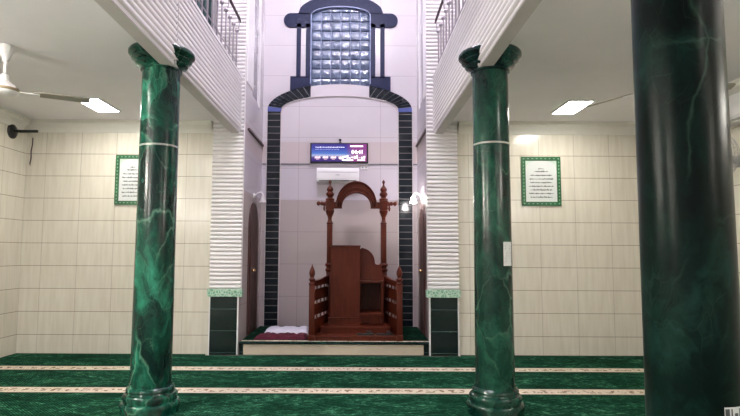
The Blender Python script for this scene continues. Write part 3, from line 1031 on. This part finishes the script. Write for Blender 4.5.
sac = thing('air_conditioner', (XR, 5.1, 2.58), 'white wall air conditioner high on the right aisle wall', 'air conditioner')
MB().prism([(XR - .002, 2.60), (XR - .15, 2.60), (XR - .20, 2.65), (XR - .205, 2.82), (XR - .18, 2.86), (XR - .002, 2.86)], 4.7, 5.55, 'XZ', .006).build('body', M['acwhite'], sac, smooth=40)
MB().box(XR - .192, XR - .15, 4.75, 5.5, 2.606, 2.614).build('louver', M['grey'], sac)
wf = thing('wall_fan', (XR, 5.2, 2.1), 'grey wall fan under the right aisle air conditioner', 'wall fan')
MB().lathe([(.07, 0), (.07, .02), (.03, .05), (.025, .12)], (XR, 5.2, 2.2), 20, '-X').build('mount', M['grey'], wf, smooth=40)
MB().lathe([(.03, 0), (.055, .02), (.06, .1), (.04, .13)], (XR - .11, 5.2, 2.2), 24, '-X').build('motor', M['grey'], wf, smooth=40)
cg = MB()
for r_, dx in ((.06, .36), (.12, .355), (.17, .345), (.205, .32), (.21, .29), (.19, .26)):
    cg.tube([(XR - dx, 5.2 + r_ * math.cos(q * PI / 16), 2.25 + r_ * math.sin(q * PI / 16)) for q in range(33)], .003, 6)
for q in range(24):
    a = q * PI / 12
    cg.tube([(XR - .36, 5.2 + .02 * math.cos(a), 2.25 + .02 * math.sin(a)), (XR - .35, 5.2 + .15 * math.cos(a), 2.25 + .15 * math.sin(a)), (XR - .30, 5.2 + .21 * math.cos(a), 2.25 + .21 * math.sin(a)), (XR - .25, 5.2 + .16 * math.cos(a), 2.25 + .16 * math.sin(a)), (XR - .235, 5.2 + .05 * math.cos(a), 2.25 + .05 * math.sin(a))], .002, 5)
cg.build('cage', M['grey'], wf)
for q in range(3):
    a = q * 2 * PI / 3
    m = Matrix.Translation((XR - .30, 5.2, 2.25)) @ Matrix.Rotation(a, 4, 'X') @ Matrix.Rotation(R(25), 4, 'Z')
    MB().box(-.003, .003, -.05, .05, .02, .18, .002, mat=m).build('blade', M['steel'], wf)

# ------------------------------------------------------------------ prayer time screen, air conditioner, camera, socket
def screen_mat():
    m, nt, b = new_mat('screen_picture')
    sp = N(nt, 'ShaderNodeSeparateXYZ')
    nt.links.new(worldpos(nt), sp.inputs[0])
    fz = math_n(nt, 'DIVIDE', math_n(nt, 'SUBTRACT', sp.outputs['Z'], 2.735), .28)
    fx = math_n(nt, 'DIVIDE', math_n(nt, 'SUBTRACT', sp.outputs['X'], -.69), .87)
    sky = ramp(nt, fz, [(0.0, (.05, .02, .22)), (.22, (.09, .04, .30)), (.34, (.62, .70, .98)), (.45, (.10, .25, .80)), (.75, (.06, .06, .48)), (1.0, (.045, .03, .30))])
    pink = mix(nt, 1.0, sky, (0.42, .05, .28))
    f = ramp(nt, fx, [(.62, (0, 0, 0)), (.76, (1, 1, 1))])
    col = mix(nt, math_n(nt, 'MULTIPLY', f, .8), sky, pink)
    setp(b, Base_Color=(0.01, 0.01, 0.01, 1), Roughness=0.2, Emission_Strength=0.4)
    nt.links.new(col, b.inputs['Emission Color'])
    return m
tv = thing('prayer_time_screen', (-.255, YB, 2.71), 'wide blue prayer time display in a black bezel above the air conditioner', 'display screen')
y0 = YB - .07
bz = MB()
bz.box(-.714, .204, y0, YB - .002, 2.712, 3.036, .008)
bz.build('bezel', M['black'], tv)
sc = MB().box(-.69, .18, y0 - .003, y0, 2.735, 3.018).build('screen', screen_mat(), tv)
W1 = emit('screen_white', (1, .9, 1), .6)
W2 = emit('screen_pale_blue', (.6, .65, 1), .4)
W3 = emit('screen_rose', (1, .45, .55), .4)
ys = y0 - .0042
g = MB()
g.box(-.08, .125, ys, y0 - .003, 2.968, 2.992)
g.box(-.21, -.03, ys, y0 - .003, 2.748, 2.768).box(.03, .155, ys, y0 - .003, 2.748, 2.768)
for i in range(11):
    xa = -.25 + .038 * i
    g.box(xa, xa + .027, ys, y0 - .003, 2.775 + .008 * (i % 3), 2.80 + .012 * (i % 4))
g.build('screen_caption', W1, sc)
text_mesh('04:41', .085, W1, 'screen_clock', sc, (.035, ys, 2.885), FACE_Y, .0006, 1.0, .003)
g = MB()
r = random.Random(3)
x = -.64
while x < -.18:
    ln = r.uniform(.008, .03)
    if x > -.64 + .0:
        g.box(x, x + ln * .75, ys, y0 - .003, 2.955 + r.uniform(0, .003), 2.965 + r.uniform(0, .006))
    x += ln
for i in range(16):
    g.box(-.63 + i * .024, -.615 + i * .024, ys, y0 - .003, 2.927, 2.931)
g.build('screen_ticker', W2, sc)
g = MB()
for i in range(4):
    xa = -.64 + i * .125
    g.box(xa, xa + .09, ys, y0 - .003, 2.785, 2.80)
    for j in range(4):
        g.box(xa + .006 + j * .022, xa + .02 + j * .022, ys, y0 - .003, 2.80, 2.815 + .006 * (j % 2))
    g.box(xa + .02, xa + .07, ys, y0 - .003, 2.768, 2.774)
g.build('screen_time_row', W3, sc)

ac = thing('air_conditioner', (-.27, YB, 2.39), 'white split air conditioner on the niche wall below the display', 'air conditioner')
MB().prism([(YB - .002, 2.378), (YB - .13, 2.378), (YB - .175, 2.395), (YB - .19, 2.43), (YB - .19, 2.57), (YB - .17, 2.62), (YB - .002, 2.62)], -.598, .062, 'YZ', .008).build('body', M['acwhite'], ac, smooth=40)
MB().box(-.575, .04, YB - .193, YB - .188, 2.545, 2.552).build('intake_slot', M['grey'], ac)
MB().box(-.56, .02, YB - .196, YB - .18, 2.408, 2.420).build('louver', M['black'], ac)
MB().box(-.30, -.24, YB - .192, YB - .19, 2.50, 2.51).build('badge', M['grey'], ac)
sk = thing('wall_socket', (.13, YB, 2.63), 'white wall socket right of the niche air conditioner', 'socket')
MB().box(.085, .205, YB - .012, YB - .001, 2.622, 2.682, .003).build('plate', M['white'], sk)
for xa in (.105, .16):
    MB().box(xa, xa + .026, YB - .0135, YB - .012, 2.64, 2.664).build('socket_hole', M['grey'], sk)
cm = thing('security_camera', (-.24, YB - .04, 3.036), 'tiny black camera standing on top of the display', 'camera')
MB().lathe([(.025, 0), (.025, .008), (.008, .015), (.008, .035)], (-.24, YB - .04, 3.036), 20).build('stand', M['black'], cm, smooth=40)
MB().sphere((-.24, YB - .04, 3.086), .022, 16).build('head', M['black'], cm, smooth=80)

# ------------------------------------------------------------------ the pulpit
pu = thing('minbar_pulpit', (0.02, 7.6, ZP), 'carved mahogany pulpit with arched canopy on the dais', 'pulpit')
Wd = M['wood']
# steps
MB().box(-.53, .555, 7.10, 8.1, ZP, .222).box(-.54, .565, 7.085, 7.34, .208, .224, .004).build('step', Wd, pu)
MB().box(-.455, .475, 7.33, 8.1, .222, .302).box(-.465, .485, 7.315, 7.56, .296, .312, .004).build('step', Wd, pu)
MB().box(-.36, .09, 7.535, 8.05, .312, .40).box(-.37, .10, 7.525, 7.62, .392, .412, .006).build('plinth', Wd, pu)
# front panel with the swept side
yf0, yf1 = 7.70, 7.735
curve = []
for i in range(0, 11):
    a = PI / 2 - (PI / 2) * i / 10
    curve.append((.085 + .185 * math.cos(a), 1.16 + .215 * math.sin(a)))
for i in range(1, 7):
    a = PI + (PI / 2) * i / 6
    curve.append((.32 + .05 * math.cos(a), 1.165 + .045 * math.sin(a)))
curve = [(x * 1.02, 1.118 + (z - 1.118) * .93) for x, z in curve]
pts = [(.04, .875), (.04, 1.36)] + curve + [(.385, 1.117), (.385, .875)]
MB().prism(pts, yf0, yf1).build('swept_panel', Wd, pu)
MB().box(-.335, .075, 7.56, 7.60, .41, 1.385, .003).build('front_panel', Wd, pu)
# mouldings along the swept edge and the top
md = MB()
MB().box(-.352, .082, 7.54, 7.64, 1.385, 1.405, .004).build('desk_moulding', Wd, pu)
sw = [(x, 7.705, z + .004) for x, z in curve] + [(.385, 7.705, 1.121)]
md.tube(sw, .012, 8)
MB().box(.076, .385, 7.69, 7.71, .868, .884, .003).build('opening_moulding', Wd, pu)
md.build('edge_moulding', Wd, pu, smooth=40)
# desk body, inner sides, seat, back
MB().box(-.335, -.30, 7.60, 8.02, .41, 1.385).box(.045, .075, 7.60, 8.02, .41, .90).build('side_panel', Wd, pu)
MB().prism([(7.60, 1.34), (7.60, 1.385), (8.0, 1.15), (8.0, 1.11)], -.30, .075, 'YZ').build('desk_top', Wd, pu)
MB().box(-.34, .40, 8.0, 8.03, .312, 1.10).build('back_panel', Wd, pu)
MB().box(.37, .40, 7.60, 8.0, .312, .885).box(.075, .40, 7.60, 8.0, .885, .91).build('seat_light_block', Wd, pu)  # side and lid added to keep light out of the seat opening
MB().box(.075, .40, 7.575, 8.0, .43, .468, .004).box(.085, .40, 7.66, 7.68, .312, .43).build('seat', Wd, pu)
# side wings: posts and pierced panels
def newel(x, y, z0=ZP):
    p = MB()
    p.box(x - .045, x + .045, y - .045, y + .045, z0, z0 + .075, .004)
    p.box(x - .037, x + .037, y - .037, y + .037, z0 + .075, .88, .005)
    p.lathe([(.04, .88), (.046, .89), (.046, .90), (.034, .91), (.030, .925), (.042, .945), (.044, .955), (.036, .965)], (x, y, 0), 20)
    o = p.build('newel_post', Wd, pu, smooth=35)
    MB().lathe([(.034, .965), (.026, .975), (.024, .985), (.034, 1.005), (.040, 1.03), (.036, 1.06), (.024, 1.09), (.012, 1.115), (.006, 1.135), (.002, 1.15)], (x, y, 0), 20).build('newel_finial', Wd, o, smooth=50)
newel(-.557, 7.125)
newel(.585, 7.125)
def wing(xa, ya, xb, yb):
    d = Vector((xb - xa, yb - ya, 0))
    L = d.length
    m = Matrix.Translation((xa, ya, 0)) @ Matrix.Rotation(math.atan2(d.y, d.x), 4, 'Z')
    p = MB()
    rows = [(.20, .428), (.472, .622), (.666, .815)]
    for z0, z1 in rows:
        p.box(.02, L - .02, -.009, .009, z0, z1, mat=m)
    tb = bmesh.new()
    top = [(.0, .855), (.0, .925), (L * .5, .935), (L, .975), (L, .86)]
    va = [tb.verts.new((u, -.018, v)) for u, v in top]
    vb = [tb.verts.new((u, .018, v)) for u, v in top]
    tb.faces.new(va[::-1]); tb.faces.new(vb)
    for j in range(5):
        tb.faces.new((va[j], va[(j + 1) % 5], vb[(j + 1) % 5], vb[j]))
    p.merge(tb, m)
    o = p.build('wing_panel', Wd, pu)
    k = 4
    for z0, z1 in ((.428, .472), (.622, .666), (.815, .86)):
        for i in range(k + 1):
            u = .05 + (L - .10) * i / k
            hw_ = z1 - z0
            MB().lathe([(.008, z0 - .002), (.014, z0 + hw_ * .2), (.009, z0 + hw_ * .5), (.014, z0 + hw_ * .8), (.008, z1 + .002)], (u, 0, 0), 10, mat=m).build('spindle', Wd, o, smooth=40)
wing(-.557, 7.125, -.385, 8.0)
wing(.585, 7.125, .44, 8.0)
# tall canopy posts
def tall_post(x, s):
    y = 8.0
    p = MB()
    p.box(x - .046, x + .046, y - .046, y + .046, ZP, 1.02, .004)
    p.lathe([(.05, 1.02), (.062, 1.04), (.062, 1.06), (.045, 1.075), (.045, 1.09), (.064, 1.11), (.066, 1.13), (.05, 1.15)], (x, y, 0), 20)
    p.box(x - .041, x + .041, y - .038, y + .038, 1.15, 1.72, .005)
    p.lathe([(.042, 1.72), (.052, 1.735), (.04, 1.75), (.03, 1.78), (.03, 1.82), (.045, 1.86), (.062, 1.90), (.066, 1.92), (.055, 1.935)], (x, y, 0), 20)
    p.box(x - .06, x + .06, y - .05, y + .05, 1.935, 2.07, .005)
    o = p.build('canopy_post', Wd, pu, smooth=35)
    MB().lathe([(.062, 2.07), (.066, 2.085), (.066, 2.10), (.04, 2.115), (.038, 2.13), (.058, 2.155), (.062, 2.175), (.05, 2.195), (.036, 2.205), (.05, 2.23), (.05, 2.25), (.034, 2.275), (.014, 2.30), (.012, 2.325), (.022, 2.345), (.020, 2.365), (.006, 2.385)], (x, y, 0), 20).build('post_finial', Wd, o, smooth=45)
    ax = 'X' if s > 0 else '-X'
    a = MB().lathe([(.034, 0), (.036, .02), (.024, .035), (.03, .06), (.032, .075), (.02, .09), (.022, .10), (.034, .115), (.034, .13), (.02, .145), (.004, .15)], (x + s * .05, y, 2.03), 16, ax)
    a.lathe([(.006, 0), (.014, .02), (.02, .045), (.012, .07), (.016, .09)], (x + s * .085, y, 1.915), 12)
    a.lathe([(.004, 0), (.012, .02), (.014, .045), (.008, .06)], (x + s * .045, y, 1.86), 12)
    a.build('scroll_arm', Wd, o, smooth=45)
tall_post(-.372, -1)
tall_post(.425, 1)
# arched canopy board
ax_, zsp = .02, 1.985
def arc_pts(rx, rz, n=28):
    return [(ax_ - rx * math.cos(PI * i / n), zsp + rz * math.sin(PI * i / n)) for i in range(n + 1)]
o_ = arc_pts(.305, .378)
i_ = arc_pts(.212, .20)
cb = MB()
cb.strip(i_, o_, 7.965, 8.035)
cb.box(-.32, ax_ - .212, 7.965, 8.035, 1.955, 2.05)
cb.box(ax_ + .212, .37, 7.965, 8.035, 1.955, 2.05)
ca = cb.build('canopy_arch', Wd, pu)
rm = MB()
rm.tube([(x, 7.955, z) for x, z in arc_pts(.295, .366)], .013, 8)
rm.tube([(x, 7.957, z) for x, z in arc_pts(.222, .212)], .011, 8)
rm.tube([(x, 7.96, z) for x, z in arc_pts(.255, .275)], .006, 8)
rm.build('arch_moulding', Wd, ca, smooth=60)

# ------------------------------------------------------------------ things lying about
def folded(nm, x0, x1, y0, y1, z0, h, mat, label, cat, amp, layers=1, seed=1):
    r = random.Random(seed)
    t = bmesh.new()
    nx, ny = 36, 22
    ph = [r.uniform(0, 6) for _ in range(6)]
    top, bot = [], []
    for j in range(ny + 1):
        for i in range(nx + 1):
            u, v = i / nx, j / ny
            wob = .012 * math.sin(u * 9 + ph[0]) + .01 * math.sin(u * 23 + ph[1])
            x = x0 + (x1 - x0) * u + .012 * math.sin(v * 8 + ph[2])
            y = y0 + (y1 - y0) * v + wob * (1 - v)
            e = min(1, min(u, 1 - u) * 16, min(v, 1 - v) * 9)
            z = z0 + h * (e ** .4) * (1 + amp * (math.sin(u * 17 + v * 6 + ph[3]) + .6 * math.sin(u * 31 - v * 11 + ph[4]) + .5 * math.sin(v * 15 + ph[5])))
            top.append(t.verts.new((x, y, max(z, z0 + .004))))
            bot.append(t.verts.new((x, y, z0 + .0005)))
    id_ = lambda i, j: j * (nx + 1) + i
    for j in range(ny):
        for i in range(nx):
            t.faces.new((top[id_(i, j)], top[id_(i + 1, j)], top[id_(i + 1, j + 1)], top[id_(i, j + 1)]))
            t.faces.new((bot[id_(i, j)], bot[id_(i, j + 1)], bot[id_(i + 1, j + 1)], bot[id_(i + 1, j)]))
    for i in range(nx):
        t.faces.new((top[id_(i, 0)], bot[id_(i, 0)], bot[id_(i + 1, 0)], top[id_(i + 1, 0)]))
        t.faces.new((top[id_(i, ny)], top[id_(i + 1, ny)], bot[id_(i + 1, ny)], bot[id_(i, ny)]))
    for j in range(ny):
        t.faces.new((top[id_(0, j)], top[id_(0, j + 1)], bot[id_(0, j + 1)], bot[id_(0, j)]))
        t.faces.new((top[id_(nx, j)], bot[id_(nx, j)], bot[id_(nx, j + 1)], top[id_(nx, j + 1)]))
    m = MB()
    m.merge(t)
    return tag(m.build(nm, mat, smooth=70), label, cat)
folded('folded_cloth', -1.25, -.64, 7.48, 8.0, ZP, .075, M['cloth_white'], 'folded white cloth lying on the dais left of the pulpit', 'cloth', .08, seed=2)
folded('crumpled_cloth', -1.30, -.62, 7.15, 7.46, ZP, .05, M['cloth_maroon'], 'crumpled maroon cloth in front of the white folded cloth', 'cloth', .22, seed=5)

def sandal(x, y, rz, label):
    m = Matrix.Translation((x, y, .2245)) @ Matrix.Rotation(rz, 4, 'Z')
    t = thing('sandal', (x, y, .2245), label, 'sandal', 'sandals on the pulpit step')
    out = [(-.11, -.026), (-.08, -.036), (0, -.034), (.07, -.044), (.11, -.03), (.12, 0), (.11, .03), (.07, .042), (0, .032), (-.08, .034), (-.11, .024)]
    tb = bmesh.new()
    va = [tb.verts.new((u, v, 0)) for u, v in out]
    vb = [tb.verts.new((u, v, .018)) for u, v in out]
    tb.faces.new(va[::-1]); tb.faces.new(vb)
    for j in range(len(out)):
        tb.faces.new((va[j], va[(j + 1) % len(out)], vb[(j + 1) % len(out)], vb[j]))
    MB().merge(tb, m).build('sole', M['black'], t)
    s = MB()
    for dx in (.03, .05, .07):
        s.tube([m @ Vector((dx, .043 * math.cos(PI * i / 10), .014 + .035 * math.sin(PI * i / 10))) for i in range(11)], .008, 6)
    s.build('strap', M['black'], t, smooth=60)
sandal(.14, 7.225, R(4), 'black sandal on the lowest pulpit step, nearer the middle')
sandal(.40, 7.235, R(-5), 'black sandal on the lowest pulpit step beside the right newel post')
